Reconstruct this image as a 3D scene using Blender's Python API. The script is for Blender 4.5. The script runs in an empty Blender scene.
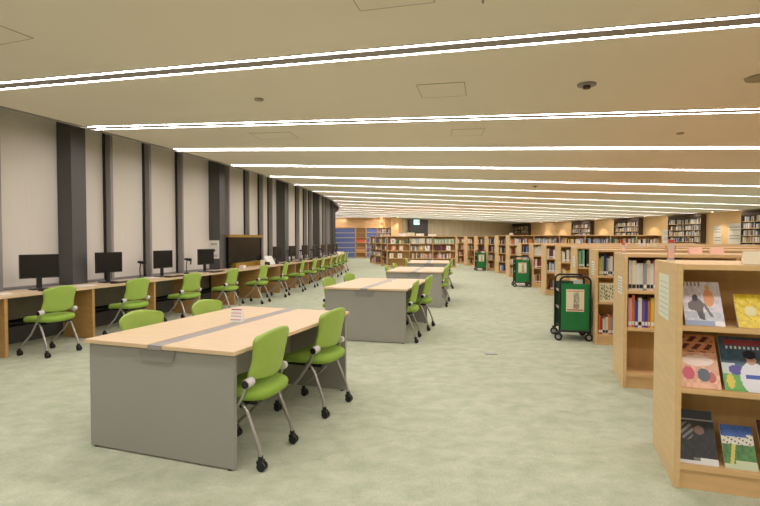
import bpy, bmesh, math, random
from mathutils import Vector, Matrix
random.seed(7)
PI = math.pi
scene = bpy.context.scene
COL = scene.collection
CX, CY = -50.0, 21.0            # the centre the whole curved building turns about
H = 2.93                        # ceiling height
R_DESK, R_ROW, R_OUT = 48.15, 54.765, 70.0

def rad(a): return math.radians(a)
def swell(R, ph):
    """the window side is not a true circle: it bellies out a little towards the far end"""
    if R > 49.5: return 0.0
    t = min(1, max(0, (ph+10)/12)); t = t*t*(3-2*t)
    if 47.99 < R < 48.04: return .09*t
    return t*(.4+(.24-.4)*min(1, max(0, (R-47.5)/.65)))
def pol(R, ph, z=0.0):
    a = rad(ph); R += swell(R, ph); return Vector((CX + R*math.cos(a), CY + R*math.sin(a), z))
def s2l(c):
    c /= 255.0
    return c/12.92 if c <= .04045 else ((c+.055)/1.055)**2.4

# ---------------------------------------------------------------- materials
MATS = {}
def mat(name, rgb, rough=.6, metal=0.0, var=.06, scale=(8, 8, 8), detail=3, emit=None, spec=None, alpha=None, bump=0.0):
    """procedural material: base colour broken up by stretched noise; rgb in sRGB 0-255"""
    if name in MATS: return MATS[name]
    m = bpy.data.materials.new(name); m.use_nodes = True
    nt = m.node_tree; b = nt.nodes['Principled BSDF']
    c = [s2l(v) for v in rgb]
    tc = nt.nodes.new('ShaderNodeTexCoord'); mp = nt.nodes.new('ShaderNodeMapping')
    mp.inputs['Scale'].default_value = scale
    nz = nt.nodes.new('ShaderNodeTexNoise'); nz.inputs['Scale'].default_value = 1.0; nz.inputs['Detail'].default_value = detail
    nt.links.new(tc.outputs['Object'], mp.inputs[0]); nt.links.new(mp.outputs[0], nz.inputs['Vector'])
    rp = nt.nodes.new('ShaderNodeValToRGB')
    rp.color_ramp.elements[0].position = .3; rp.color_ramp.elements[1].position = .7
    rp.color_ramp.elements[0].color = [v*(1-var) for v in c]+[1]
    rp.color_ramp.elements[1].color = [min(1, v*(1+var)) for v in c]+[1]
    nt.links.new(nz.outputs['Fac'], rp.inputs[0]); nt.links.new(rp.outputs[0], b.inputs['Base Color'])
    b.inputs['Roughness'].default_value = rough; b.inputs['Metallic'].default_value = metal
    if spec is not None: b.inputs['Specular IOR Level'].default_value = spec
    if alpha is not None: b.inputs['Alpha'].default_value = alpha
    if bump:
        bp = nt.nodes.new('ShaderNodeBump'); bp.inputs['Strength'].default_value = bump; bp.inputs['Distance'].default_value = .01
        nt.links.new(nz.outputs['Fac'], bp.inputs['Height']); nt.links.new(bp.outputs[0], b.inputs['Normal'])
    if emit:
        b.inputs['Emission Color'].default_value = [s2l(v) for v in emit[0]]+[1]; b.inputs['Emission Strength'].default_value = emit[1]
    MATS[name] = m
    return m

def carpet():
    m = bpy.data.materials.new('green_carpet'); m.use_nodes = True
    nt = m.node_tree; b = nt.nodes['Principled BSDF']; L = nt.links
    tc = nt.nodes.new('ShaderNodeTexCoord')
    def noise(sc, det, mscale=(1, 1, 1), dist=0.0):
        mp = nt.nodes.new('ShaderNodeMapping'); mp.inputs['Scale'].default_value = mscale
        n = nt.nodes.new('ShaderNodeTexNoise'); n.inputs['Scale'].default_value = sc; n.inputs['Detail'].default_value = det
        n.inputs['Roughness'].default_value = .65; n.inputs['Distortion'].default_value = dist
        L.new(tc.outputs['Object'], mp.inputs[0]); L.new(mp.outputs[0], n.inputs['Vector']); return n
    a = noise(5.0, 10, (1.0, 1.3, 1), .3); f = noise(70, 2); g = noise(.35, 2)
    r1 = nt.nodes.new('ShaderNodeValToRGB')
    e = r1.color_ramp.elements
    e[0].position = .32; e[0].color = (s2l(180), s2l(188), s2l(160), 1)
    e[1].position = .68; e[1].color = (s2l(208), s2l(211), s2l(186), 1)
    n = e.new(.5); n.color = (s2l(195), s2l(200), s2l(174), 1)
    L.new(a.outputs['Fac'], r1.inputs[0])
    mx = nt.nodes.new('ShaderNodeMix'); mx.data_type = 'RGBA'; mx.blend_type = 'MULTIPLY'; mx.inputs[0].default_value = .35
    L.new(r1.outputs[0], mx.inputs[6]); L.new(f.outputs['Fac'], mx.inputs[7])
    mx2 = nt.nodes.new('ShaderNodeMix'); mx2.data_type = 'RGBA'; mx2.blend_type = 'OVERLAY'; mx2.inputs[0].default_value = .12
    L.new(mx.outputs[2], mx2.inputs[6]); L.new(g.outputs['Fac'], mx2.inputs[7])
    L.new(mx2.outputs[2], b.inputs['Base Color'])
    b.inputs['Roughness'].default_value = .93; b.inputs['Specular IOR Level'].default_value = .2
    bp = nt.nodes.new('ShaderNodeBump'); bp.inputs['Strength'].default_value = .25; bp.inputs['Distance'].default_value = .01
    L.new(f.outputs['Fac'], bp.inputs['Height']); L.new(bp.outputs[0], b.inputs['Normal'])
    return m

M_CARPET = carpet()
M_CEIL = mat('painted_ceiling', (232, 222, 206), .85, var=.015, scale=(.6, .6, .6))
M_TUBE = mat('light_tube', (255, 250, 245), .5, emit=((255, 249, 249), 36.0))
M_TROUGH = mat('light_trough', (150, 142, 138), .5)
M_ADDED_FLANGE = mat('added_light_flange', (176, 172, 168), .6)
M_WOOD = mat('maple_top', (222, 193, 156), .38, var=.05, scale=(3, 40, 40), detail=5)
M_SHELF = mat('beech_shelf', (222, 188, 136), .42, var=.06, scale=(3, 3, 30), detail=4)
M_SHELFH = mat('beech_shelf_board', (222, 182, 128), .42, var=.05, scale=(3, 30, 30), detail=4)
M_BACK = mat('beech_back_panel', (204, 166, 108), .5, var=.07, scale=(20, 3, 3), detail=4)
M_EDGE = mat('beech_edge', (206, 150, 98), .45)
M_WALLWOOD = mat('wood_wall_panel', (224, 184, 132), .5, var=.05, scale=(3, 3, 20))
M_DWOOD = mat('desk_side_wood', (192, 150, 92), .5, var=.08, scale=(4, 4, 30))
M_CONC = mat('grooved_brown_wall', (186, 168, 142), .8, var=.12, scale=(9, 9, .3))
M_GREY = mat('grey_laminate', (158, 155, 146), .45, var=.02, scale=(3, 3, 3))
M_GREYD = mat('grey_plate', (142, 139, 132), .4)
M_CHAN = mat('channel_metal', (168, 162, 158), .35, metal=.3)
M_GREEN = mat('green_shell', (156, 184, 78), .5, var=.03, scale=(40, 40, 40))
M_GREENF = mat('green_fabric', (140, 172, 64), .85, var=.08, scale=(120, 120, 120), bump=.2)
M_SILVER = mat('silver_tube', (176, 172, 166), .3, metal=.75)
M_BLACK = mat('black_plastic', (26, 26, 27), .45)
M_CAP = mat('pale_cap', (206, 200, 196), .4)
M_SCREEN = mat('dark_screen', (18, 18, 20), .25)
M_COLD = mat('dark_column', (84, 82, 81), .42, var=.04, scale=(4, 4, 40))
M_FIN = mat('mullion', (148, 143, 139), .45, var=.03, scale=(4, 4, .5))
M_SEAL = mat('mullion_gap', (40, 37, 34), .6)
M_BLIND = mat('blind_cloth', (222, 214, 204), .9, var=.02, scale=(60, 60, 2))
M_DARKBASE = mat('dark_base', (70, 68, 66), .6)
M_RAD = mat('grey_beige_panel', (128, 122, 106), .6)
M_WHITE = mat('white_paper', (238, 236, 230), .7, var=.01)
M_NOTE = mat('notice_paper', (216, 206, 194), .7, var=.03)
M_CREAM = mat('cream_paper', (238, 226, 196), .7, var=.02)
M_PINK = mat('pink_card', (240, 188, 166), .7)
M_RED = mat('red_ink', (196, 62, 60), .6)
M_INK = mat('dark_ink', (50, 44, 44), .7)
M_PALEGREEN = mat('pale_green_paper', (226, 229, 206), .6, var=.02)
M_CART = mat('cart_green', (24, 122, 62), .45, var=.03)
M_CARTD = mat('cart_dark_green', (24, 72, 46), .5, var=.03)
M_HUB = mat('grey_hub', (150, 148, 146), .4)
M_GOLD = mat('gold_trim', (168, 132, 48), .35, metal=.4)
M_BOARD = mat('black_board', (10, 9, 9), .2, var=.1)
M_CASE = mat('dark_case', (74, 54, 40), .6)
M_BLUE = mat('blue_panel', (104, 118, 176), .55, var=.06)
M_PALESHELF = mat('pale_shelf', (214, 204, 190), .5)
M_ORANGE = mat('orange_panel', (206, 96, 60), .55)
M_DOOR = mat('charcoal_door', (66, 62, 60), .5)
M_EXIT = mat('exit_sign_face', (150, 225, 225), .5, emit=((190, 232, 240), 1.6))
M_EXITG = mat('exit_sign_green', (20, 150, 120), .5, emit=((20, 160, 130), 1.0))
M_DOWN = mat('downlight_lens', (255, 240, 215), .5, emit=((255, 225, 180), 12.0))
M_PAGES = mat('book_pages', (232, 226, 208), .8)
M_CLEAR = mat('clear_plastic', (235, 225, 220), .15, alpha=.45)
M_JOINT = mat('ceiling_joint', (160, 150, 126), .8)

# ---------------------------------------------------------------- mesh helpers
class MB:
    def __init__(s): s.v = []; s.f = []; s.mi = []; s.sm = []
    def add(s, vs, fs, mi=0, smooth=False):
        n = len(s.v); s.v += [tuple(v) for v in vs]
        for f in fs: s.f.append(tuple(i+n for i in f)); s.mi.append(mi); s.sm.append(smooth)
    def box(s, x0, x1, y0, y1, z0, z1, mi=0, M=None):
        vs = [Vector((x, y, z)) for z in (z0, z1) for y in (y0, y1) for x in (x0, x1)]
        if M: vs = [M @ v for v in vs]
        s.add(vs, [(0, 2, 3, 1), (4, 5, 7, 6), (0, 1, 5, 4), (2, 6, 7, 3), (0, 4, 6, 2), (1, 3, 7, 5)], mi); return s
    def arc(s, R0, R1, p0, p1, z0, z1, mi=0, step=.5):
        """solid ring sector about the building centre, world coordinates"""
        n = max(1, int(math.ceil((p1-p0)/step))); vs = []; fs = []
        for i in range(n+1):
            p = p0+(p1-p0)*i/n
            vs += [pol(R0, p, z0), pol(R1, p, z0), pol(R1, p, z1), pol(R0, p, z1)]
        for i in range(n):
            a = 4*i; b = a+4
            fs += [(a, b, b+1, a+1), (a+1, b+1, b+2, a+2), (a+2, b+2, b+3, a+3), (a+3, b+3, b, a)]
        fs += [(0, 1, 2, 3), (4*n+3, 4*n+2, 4*n+1, 4*n)]
        s.add(vs, fs, mi); return s
    def tube(s, pts, r, seg=10, mi=0, caps=True):
        pts = [Vector(p) for p in pts]; rs = r if isinstance(r, (list, tuple)) else [r]*len(pts)
        rings = []; up = None
        for i, p in enumerate(pts):
            d = (pts[min(i+1, len(pts)-1)]-pts[max(i-1, 0)]).normalized()
            if up is None: up = Vector((0, 0, 1)) if abs(d.z) < .9 else Vector((1, 0, 0))
            a = d.cross(up).normalized(); b = a.cross(d).normalized(); up = b
            rings.append([p+a*rs[i]*math.cos(t)+b*rs[i]*math.sin(t) for t in [2*PI*k/seg for k in range(seg)]])
        vs = [v for rg in rings for v in rg]; fs = []
        for i in range(len(pts)-1):
            for k in range(seg):
                fs.append((i*seg+k, i*seg+(k+1) % seg, (i+1)*seg+(k+1) % seg, (i+1)*seg+k))
        s.add(vs, fs, mi, True)
        if caps:
            s.add(rings[0], [tuple(range(seg))], mi); s.add(rings[-1], [tuple(range(seg-1, -1, -1))], mi)
        return s
    def disc(s, c, axis, r, h, seg=20, mi=0):
        c = Vector(c); a = Vector(axis).normalized(); return s.tube([c-a*h/2, c+a*h/2], r, seg, mi)
    def mesh(s, name, mats, bevel=0.0):
        me = bpy.data.meshes.new(name); me.from_pydata(s.v, [], s.f)
        for m in (mats if isinstance(mats, (list, tuple)) else [mats]): me.materials.append(m)
        me.polygons.foreach_set('material_index', s.mi); me.polygons.foreach_set('use_smooth', s.sm)
        bm = bmesh.new(); bm.from_mesh(me)
        if not any(s.sm): pass
        bmesh.ops.recalc_face_normals(bm, faces=bm.faces)
        if bevel: bmesh.ops.bevel(bm, geom=list(bm.edges), offset=bevel, segments=2, affect='EDGES', clamp_overlap=True)
        bm.to_mesh(me); bm.free(); me.update(); return me
    def build(s, name, mats, parent=None, bevel=0.0, loc=None, rz=None):
        o = bpy.data.objects.new(name, s.mesh(name, mats, bevel)); COL.objects.link(o)
        if parent: o.parent = parent
        if loc is not None: o.location = loc
        if rz is not None: o.rotation_euler.z = rz
        return o

def tag(o, label=None, cat=None, group=None, kind=None):
    if label: o['label'] = label
    if cat: o['category'] = cat
    if group: o['group'] = group
    if kind: o['kind'] = kind
    return o
def empty(name, loc=(0, 0, 0), rz=0.0):
    o = bpy.data.objects.new(name, None); COL.objects.link(o); o.location = loc; o.rotation_euler.z = rz
    o.empty_display_size = .1; return o
KIDS = {}
def kids(o): return [c for c in COL.objects if c.parent == o]
def snapshot(o): return (o, [snapshot(c) for c in kids(o)])
def copy_snap(sn, parent=None):
    o, ch = sn; c = o.copy(); COL.objects.link(c); c.parent = parent
    for k in ch: copy_snap(k, c)
    return c
ORD = 'first second third fourth fifth sixth seventh eighth ninth tenth eleventh twelfth thirteenth fourteenth fifteenth sixteenth seventeenth eighteenth nineteenth twentieth'.split()
TENS = {2: 'twenty', 3: 'thirty', 4: 'forty', 5: 'fifty', 6: 'sixty', 7: 'seventy', 8: 'eighty', 9: 'ninety'}
def ordinal(n):
    if n <= 20: return ORD[n-1]
    if n >= 100: return 'hundredth' if n == 100 else 'hundred-and-'+ordinal(n-100)
    return (TENS[n//10][:-1]+'ieth') if n % 10 == 0 else TENS[n//10]+'-'+ORD[n % 10-1]

# ---------------------------------------------------------------- shell
def struct(o): o['kind'] = 'structure'; return o
P0, P1 = -36.0, 30.0
struct(MB().arc(46.6, 71.0, P0, P1, -.06, 0, step=1).build('floor', M_CARPET))
struct(MB().arc(48.03, 71.0, P0, P1, H, H+.28, step=.25).build('ceiling', M_CEIL))
lip = MB().arc(48.00, 48.03, P0, P1, H-.02, H+.24, step=.25); struct(lip.build('trim_1', M_FIN))
struct(MB().arc(46.6, 48.03, P0, P1, H+.28, H+.4, step=1).build('trim_2', M_FIN))   # lid of the blind recess
struct(MB().arc(46.8, 46.98, P0, 19.4, 0, H+.28, step=.5).build('wall_left', M_SEAL))
struct(MB().arc(R_OUT, R_OUT+.2, P0, P1, 0, H, step=.5).build('wall_right', M_WALLWOOD))
back = MB()
a, b = pol(46.8, P0), pol(R_OUT+.2, P0); d = (b-a).normalized(); n = Vector((-d.y, d.x, 0))*-.2
back.add([a, b, b+n, a+n, a+Vector((0, 0, H+.28)), b+Vector((0, 0, H+.28)), b+n+Vector((0, 0, H+.28)), a+n+Vector((0, 0, H+.28))],
         [(0, 1, 2, 3), (4, 5, 6, 7), (0, 1, 5, 4), (1, 2, 6, 5), (2, 3, 7, 6), (3, 0, 4, 7)])
struct(back.build('wall_front', M_WALLWOOD))
ZE = 36.5
struct(MB().box(-8.0, 1.6, ZE, ZE+.2, 0, H).build('wall_end', M_WALLWOOD))
# grooved brown wall running away behind the tall bookcases
def wall_strip(a, b, th, z0, z1, name, m):
    a = Vector((*a, 0)); b = Vector((*b, 0)); d = (b-a).normalized(); n = Vector((-d.y, d.x, 0))*th
    w = MB(); zz = [Vector((0, 0, z0)), Vector((0, 0, z1))]
    w.add([a+zz[0], b+zz[0], b+n+zz[0], a+n+zz[0], a+zz[1], b+zz[1], b+n+zz[1], a+n+zz[1]],
          [(0, 3, 2, 1), (4, 5, 6, 7), (0, 1, 5, 4), (1, 2, 6, 5), (2, 3, 7, 6), (3, 0, 4, 7)])
    return struct(w.build(name, m))
wall_strip((1.6, 36.9), (5.6, 40.4), .2, 0, H, 'wall_back', M_CONC)
wall_strip((5.6, 40.4), (14.2, 51.3), .2, 0, H, 'wall_back_right', M_CONC)
pl = MB().box(.80, 1.34, 35.9, 36.5, 0, H); struct(pl.build('column', M_WALLWOOD))

# window side: columns, mullions, blinds
R_F = 47.57
COLS = [-21.4, -16.8, -12.2, -7.55, -2.95, 1.7, 6.4]
colw = .30
nb = 0
fins = []
for ci, c in enumerate(COLS):
    struct(MB().arc(46.98, R_F, c, c+colw, 0, H+.27, step=.2).build('column', M_COLD))
    rl = {0: (1.1, 2.4, 3.45), 1: (1.02, 2.09, 3.20)}.get(ci, (.78, 2.03, 3.07, 3.86))
    for r in rl: fins.append(c+r)
for p in fins:
    struct(MB().arc(47.0, 47.44, p, p+.06, .72, H+.27, step=.1).build('trim_3', M_FIN))
    struct(MB().arc(47.0, 47.34, p-.03, p, .72, H+.27, step=.1).build('trim_4', M_SEAL))
edges = sorted([(c, c+colw) for c in COLS]+[(p-.03, p+.06) for p in fins])
for i in range(len(edges)-1):
    p0, p1 = edges[i][1]+.004, edges[i+1][0]-.004
    if p1-p0 < .12: continue
    nb += 1
    root = empty('roller_blind', pol(47.31, (p0+p1)/2, H+.2), rad((p0+p1)/2))
    inv = Matrix.Rotation(-rad((p0+p1)/2), 4, 'Z') @ Matrix.Translation(-root.location)
    tag(root, 'off-white roller blind lowered over the window, %s blind from the left' % ordinal(nb), 'blind', 'roller blinds along the curved window wall')
    def loc_arc(R0, R1, a, b, z0, z1):
        m = MB().arc(R0, R1, a, b, z0, z1, step=.2); m.v = [tuple(inv @ Vector(v)) for v in m.v]; return m
    loc_arc(47.30, 47.31, p0, p1, .735, H+.2).build('cloth', M_BLIND, root)
    loc_arc(47.295, 47.32, p0, p1, .715, .74).build('bottom_bar', M_FIN, root)
struct(MB().arc(46.98, 47.0, P0, 19.4, .0, H+.25, step=1).build('window_1', M_SEAL))

# low wall under the counter
struct(MB().arc(47.3, 47.565, P0, 19, .68, .71, step=.5).build('trim_7', M_FIN))
struct(MB().arc(47.0, 47.3, P0, 19, .3, .68, step=.5).build('trim_5', M_RAD))
struct(MB().arc(47.0, 47.42, P0, 19, 0, .22, step=.5).build('baseboard_left', M_DARKBASE))
tb = MB(); tb.tube([pol(47.44, p*.5, .27) for p in range(-56, 30)], .018, 6); struct(tb.build('trim_6', M_BLACK))

# ---------------------------------------------------------------- long counter
cnt = empty('counter', pol(R_DESK, -9, 0))
tag(cnt, 'long curved maple counter following the window wall, monitors standing on it', 'counter')
def rel(m): L = -cnt.location; m.v = [tuple(Vector(v)+L) for v in m.v]; return m
rel(MB().arc(47.59, R_DESK, -23.5, 6.5, .69, .72, step=.25)).build('worktop', M_WOOD, cnt)
STEP = 1.46
for i in range(-3, 17):
    p = -18.46+(1.42 if i < 4 else 1.44)*i
    rel(MB().arc(47.6, R_DESK-.015, p, p+.045, 0, .69, step=1)).build('side_panel', M_DWOOD, cnt)

# ---------------------------------------------------------------- chairs
def make_chair():
    root = empty('task_chair')
    # seat: soft cushion, x forward is -x, width along y
    def cushion(name, m, cx, cz, lx, ly, h, curve):
        mb = MB(); N = 20; K = 7; vs = []; fs = []
        for k in range(K):
            t = k/(K-1)*PI; zz = -math.cos(t)*h/2; s = .72+.28*math.sin(t)**.6 if 0 < k < K-1 else .72
            for j in range(N):
                a = 2*PI*j/N; ca, sa = math.cos(a), math.sin(a)
                ex = abs(ca)**.55*(1 if ca >= 0 else -1); ey = abs(sa)**.55*(1 if sa >= 0 else -1)
                x = ex*lx/2*s; y = ey*ly/2*s
                vs.append((cx+x, y, cz+zz+curve*(abs(y)/(ly/2))**2-.035*max(0, -x/(lx/2))**3))
        for k in range(K-1):
            for j in range(N): fs.append((k*N+j, k*N+(j+1) % N, (k+1)*N+(j+1) % N, (k+1)*N+j))
        fs += [tuple(range(N-1, -1, -1)), tuple(range((K-1)*N, K*N))]
        mb.add(vs, fs, 0, True); return mb.build(name, m, root)
    cushion('seat', M_GREENF, .015, .432, .44, .46, .075, .012)
    MB().box(-.17, .17, -.17, .17, .375, .405).build('seat_pan', M_BLACK, root, bevel=.008)
    # backrest: curved shell, wide at top, drawn in at the sides, thickness
    NX, NZ = 14, 20; f = []; b = []
    for j in range(NZ+1):
        t = j/NZ; z = .535+.26*t
        w = (.198+.07*abs(t-.45)**1.5)*(1-.16*max(0, (t-.8)/.2)**3)*(1-.10*max(0, (.2-t)/.2)**2)
        for i in range(NX+1):
            u = -1+2*i/NX; y = u*w
            zz = z+(.03*(1-u*u) if t > .8 else 0)*(t-.8)/.2-(.018*(1-u*u)*(1-t) if t < .3 else 0)
            x = .168+.02*math.sin(t*PI)+.055*t*t-.045*u*u
            f.append((x, y, zz)); b.append((x+.022, y*.99, zz))
    n = len(f); fs = []
    g = lambda i, j: j*(NX+1)+i
    for j in range(NZ):
        for i in range(NX):
            fs.append((g(i, j), g(i, j+1), g(i+1, j+1), g(i+1, j)))
            fs.append((n+g(i, j), n+g(i+1, j), n+g(i+1, j+1), n+g(i, j+1)))
    for i in range(NX):
        fs.append((g(i, 0), g(i+1, 0), n+g(i+1, 0), n+g(i, 0))); fs.append((g(i, NZ), n+g(i, NZ), n+g(i+1, NZ), g(i+1, NZ)))
    for j in range(NZ):
        fs.append((g(0, j), n+g(0, j), n+g(0, j+1), g(0, j+1))); fs.append((g(NX, j), g(NX, j+1), n+g(NX, j+1), n+g(NX, j)))
    mb = MB(); mb.add(f+b, fs, 0, True); mb.build('backrest', M_GREEN, root)
    for s in (-1, 1):
        # joint cap at the side of the backrest
        mb = MB(); mb.tube([(.150, s*.19, .53), (.140, s*.245, .52)], .028, 14, 0); mb.tube([(.140, s*.2455, .52), (.139, s*.254, .52)], .024, 14, 1)
        cap = mb.build('back_joint', [M_CAP, M_BLACK], root); tag(cap, 'pale cap with a black disc')
        rear = MB().tube([(.04, s*.18, .39), (.085, s*.19, .385), (.12, s*.198, .345), (.205, s*.208, .14), (.215, s*.21, .085)], .0125, 10)
        lr = rear.build('leg', M_SILVER, root)
        front = MB().tube([(.14, s*.235, .52), (.11, s*.228, .44), (-.02, s*.215, .26), (-.19, s*.21, .11), (-.215, s*.21, .085)], .0115, 10)
        lf = front.build('leg', M_SILVER, root)
        for x, lg in ((.215, lr), (-.215, lf)):
            cm = MB(); cm.disc((x+.012, s*.21-.013, .029), (0, 1, 0), .028, .014, 16); cm.disc((x+.012, s*.21+.013, .029), (0, 1, 0), .028, .014, 16)
            cm.disc((x+.002, s*.21, .07), (0, 0, 1), .016, .035, 10)
            cm.box(x-.015, x+.02, s*.21-.021, s*.21+.021, .045, .064)
            cm.build('caster', M_BLACK, lg)
    MB().tube([(.08, -.2, .37), (.08, .2, .37)], .01, 8).build('cross_bar', M_BLACK, root)
    return root
chair0 = make_chair(); chair_snap = snapshot(chair0); chair_used = [False]
def place_chair(R, ph, rz, label, group):
    if chair_used[0]: c = copy_snap(chair_snap)
    else: c = chair0; chair_used[0] = True
    c.location = pol(R, ph); c.rotation_euler.z = rz
    tag(c, label, 'chair', group); return c

for i in range(14):
    ph = -18.02+STEP*i+random.uniform(-.06, .06)
    place_chair(48.39-.24*min(1, max(0, (ph+9)/7))+random.uniform(-.02, .03), ph, rad(ph+(6 if i > 2 else 0)+random.uniform(-4, 4)),
                'green chair on casters at the window counter, %s from the near end' % ordinal(i+1), 'green chairs along the window counter')

# ---------------------------------------------------------------- tables
def make_table():
    root = empty('reading_table')
    W, L = 1.17, 1.74                                          # x across, y along
    for s in (-1, 1):
        x0, x1 = (.055, W/2) if s > 0 else (-W/2, -.055)
        MB().box(x0, x1, -L/2, L/2, .695, .72).build('tabletop', M_WOOD, root, bevel=.003)
        MB().box(-W/2+.02, W/2-.02, s*(L/2-.04)-.015, s*(L/2-.04)+.015, .01, .695).build('end_panel', M_GREY, root, bevel=.002)
        mb = MB(); y = s*(L/2-.02); z0, z1 = .61, .694
        y0, y1 = sorted((y-s*.006, y+s*.004))
        q = [(-.15, z1), (.15, z1), (.125, z0+.01), (.11, z0), (-.11, z0), (-.125, z0+.01)]
        vs = [(x, y0, z) for x, z in q]+[(x, y1, z) for x, z in q]
        mb.add(vs, [tuple(range(6)), tuple(range(11, 5, -1))]+[(i, (i+1) % 6, 6+(i+1) % 6, 6+i) for i in range(6)])
        tag(mb.build('joint_plate', M_GREYD, root), 'darker grey bracket plate')
    MB().box(-.053, .053, -L/2+.001, L/2-.001, .69, .719).build('cable_channel', M_CHAN, root, bevel=.002)
    MB().box(-.01, .01, -L/2+.06, L/2-.06, .3, .69).build('modesty_panel', M_GREY, root)
    for s in (-1, 1):
        for t in (-1, 1):
            MB().disc((s*(W/2-.06), t*(L/2-.04), .005), (0, 0, 1), .015, .01, 12).build('foot', M_BLACK, root)
    return root
table0 = make_table(); tsn = snapshot(table0)
TN = ['nearest reading table, maple top over a wide grey end panel', 'second reading table from the front, maple top and grey end panel',
      'third reading table from the front, behind the second one', 'farthest reading table, just before the long facing bookcase']
TP = [(51.785, -19.27), (51.80, -15.1), (51.83, -11.15), (51.83, -7.0)]
for k, (R, ph) in enumerate(TP):
    t = table0 if k == 0 else copy_snap(tsn)
    t.location = pol(R, ph); t.rotation_euler.z = rad(ph); tag(t, TN[k], 'table', 'reading tables down the middle')
    nm = ['nearest', 'second', 'third', 'farthest'][k]
    for side in (1, -1):
        for q in (-1, 1):
            if k == 3 and q == 1 : continue
            dp = math.degrees(q*.47/52)+(.2 if (k, side, q) == (0, -1, -1) else 0)
            jit = random.uniform(-5, 5)
            place_chair(R+side*((.47 if k < 2 else .42)+random.uniform(-.02, .02)), ph+dp-(.12 if side > 0 else 0), rad(ph+jit)+(0 if side > 0 else PI),
                        'green chair on the %s side of the %s reading table, %s end' % ('aisle' if side > 0 else 'window', nm, 'near' if q < 0 else 'far'),
                        'green chairs at the reading tables')
def card_on(name, label, cat, loc, rz, w, h, m, stripes=True):
    root = empty(name, loc, rz)
    lean = .03
    mb = MB(); mb.add([(-w/2, -lean, 0), (w/2, -lean, 0), (w/2, lean, 0), (-w/2, lean, 0), (-w/2, 0, h), (w/2, 0, h)],
                      [(0, 1, 5, 4), (2, 3, 4, 5), (0, 4, 3), (1, 2, 5), (0, 3, 2, 1)])
    mb.build('card', m, root)
    if stripes:
        sb = MB()
        for z, hh in ((.15, .05), (.4, .04), (.6, .04), (.82, .07)):
            y = -lean*(1-z)-.001; y2 = -lean*(1-z-hh)-.001
            sb.add([(-w*.42, y, h*z), (w*.42, y, h*z), (w*.42, y2, h*(z+hh)), (-w*.42, y2, h*(z+hh))], [(0, 1, 2, 3)], 0)
        sb.build('print', M_RED, root)
    tag(root, label, cat); return root
p = Vector((-1.14, 3.97, .72)); card_on('notice_card', 'white folded notice card with red print on the nearest reading table', 'card', p, rad(-8), .10, .115, M_WHITE)
q = pol(51.88, -14.85, .72); card_on('notice_card', 'small notice card with red print on the second reading table', 'card', q, rad(-5), .08, .05, M_WHITE)

# ---------------------------------------------------------------- monitors and things on the counter
def make_monitor():
    root = empty('computer_monitor')
    MB().box(-.015, .012, -.225, .225, .15, .46).build('housing', M_BLACK, root, bevel=.004)
    MB().box(.0121, .0135, -.213, .213, .166, .448).build('screen', M_SCREEN, root)
    MB().box(-.045, -.016, -.03, .03, .02, .28).build('stand', M_BLACK, root, bevel=.003)
    MB().box(-.11, .08, -.11, .11, 0, .014).build('base', M_BLACK, root, bevel=.004)
    return root
def make_keyboard():
    root = empty('keyboard'); MB().box(-.065, .065, -.2, .2, 0, .016).build('body', M_BLACK, root, bevel=.003)
    mb = MB()
    for r in range(5):
        for c in range(15): mb.box(-.055+r*.022, -.037+r*.022, -.19+c*.0255, -.168+c*.0255, .016, .02)
    mb.build('keys', M_SCREEN, root); return root
mon0 = make_monitor(); msn = snapshot(mon0); kb0 = make_keyboard(); ksn = snapshot(kb0)
first = True; mn = 0
for i in range(14):
    if i in (4, 5): continue
    ph = -17.63+1.44*i-(.1 if i in (1, 2) else 0); mn += 1
    o = mon0 if first else copy_snap(msn); k = kb0 if first else copy_snap(ksn); first = False
    o.location = pol(47.80, ph, .72); o.rotation_euler.z = rad(ph+[-20, -8, -5, -8, -5][min(i, 4)]+random.uniform(-3, 3))
    if i == 2: o.rotation_euler.x = rad(0)
    tag(o, 'black computer monitor on the window counter, %s from the near end' % ordinal(mn), 'monitor', 'computer monitors on the counter')
    k.location = pol(48.02, ph+.05, .72); k.rotation_euler.z = rad(ph+random.uniform(-6, 6))
    tag(k, 'black keyboard in front of the %s monitor from the near end' % ordinal(mn), 'keyboard', 'keyboards on the counter')
def device(R, ph, label, hh=.27):  # body shape made up for small black devices of unclear kind
    root = empty('stand_device', pol(R, ph, .72), rad(ph))
    MB().disc((0, 0, .01), (0, 0, 1), .05, .02, 20).build('base', M_BLACK, root)
    MB().tube([(0, 0, .02), (0, -.01, hh*.6), (.02, -.01, hh)], .008, 8).build('pole', M_BLACK, root)
    MB().tube([(-.03, -.01, hh+.01), (.10, -.005, hh-.005)], [.02, .03], 12).build('device_head', M_BLACK, root)
    MB().tube([(.10, -.005, hh-.01), (.10, -.02, hh-.09)], .012, 8).build('neck', M_BLACK, root)
    tag(root, label, 'device')
device(47.75, -15.45, 'small black stand lamp between the second and third monitors')
device(47.75, -13.98, 'small black stand lamp between the third and fourth monitors')
for j_, (p_, nm_) in enumerate(((-7.9, 'just past the telephone'), (-6.6, 'beyond the third dark column'), (-5.2, 'halfway along the far counter'), (-3.8, 'near the far end of the counter'))):  # generic black devices added in place of phones on the far counter
    device(47.78, p_, 'small black stand lamp on the counter, '+nm_, .3)
def paper(ph, R, w, d, label, rz=0.):
    o = MB().box(-w/2, w/2, -d/2, d/2, 0, .004).build('paper_sheet', M_WHITE, None, loc=pol(R, ph, .7201), rz=rad(ph+rz)); tag(o, label, 'paper', 'loose papers on the counter')
paper(-16.95, 47.9, .2, .29, 'white paper sheet on the counter before the second monitor', 10)
paper(-18.35, 47.85, .2, .29, 'white paper sheet on the counter left of the first monitor', -12)
paper(-15.15, 47.75, .15, .3, 'white paper sheet on the counter beneath the third monitor', 4)
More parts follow.
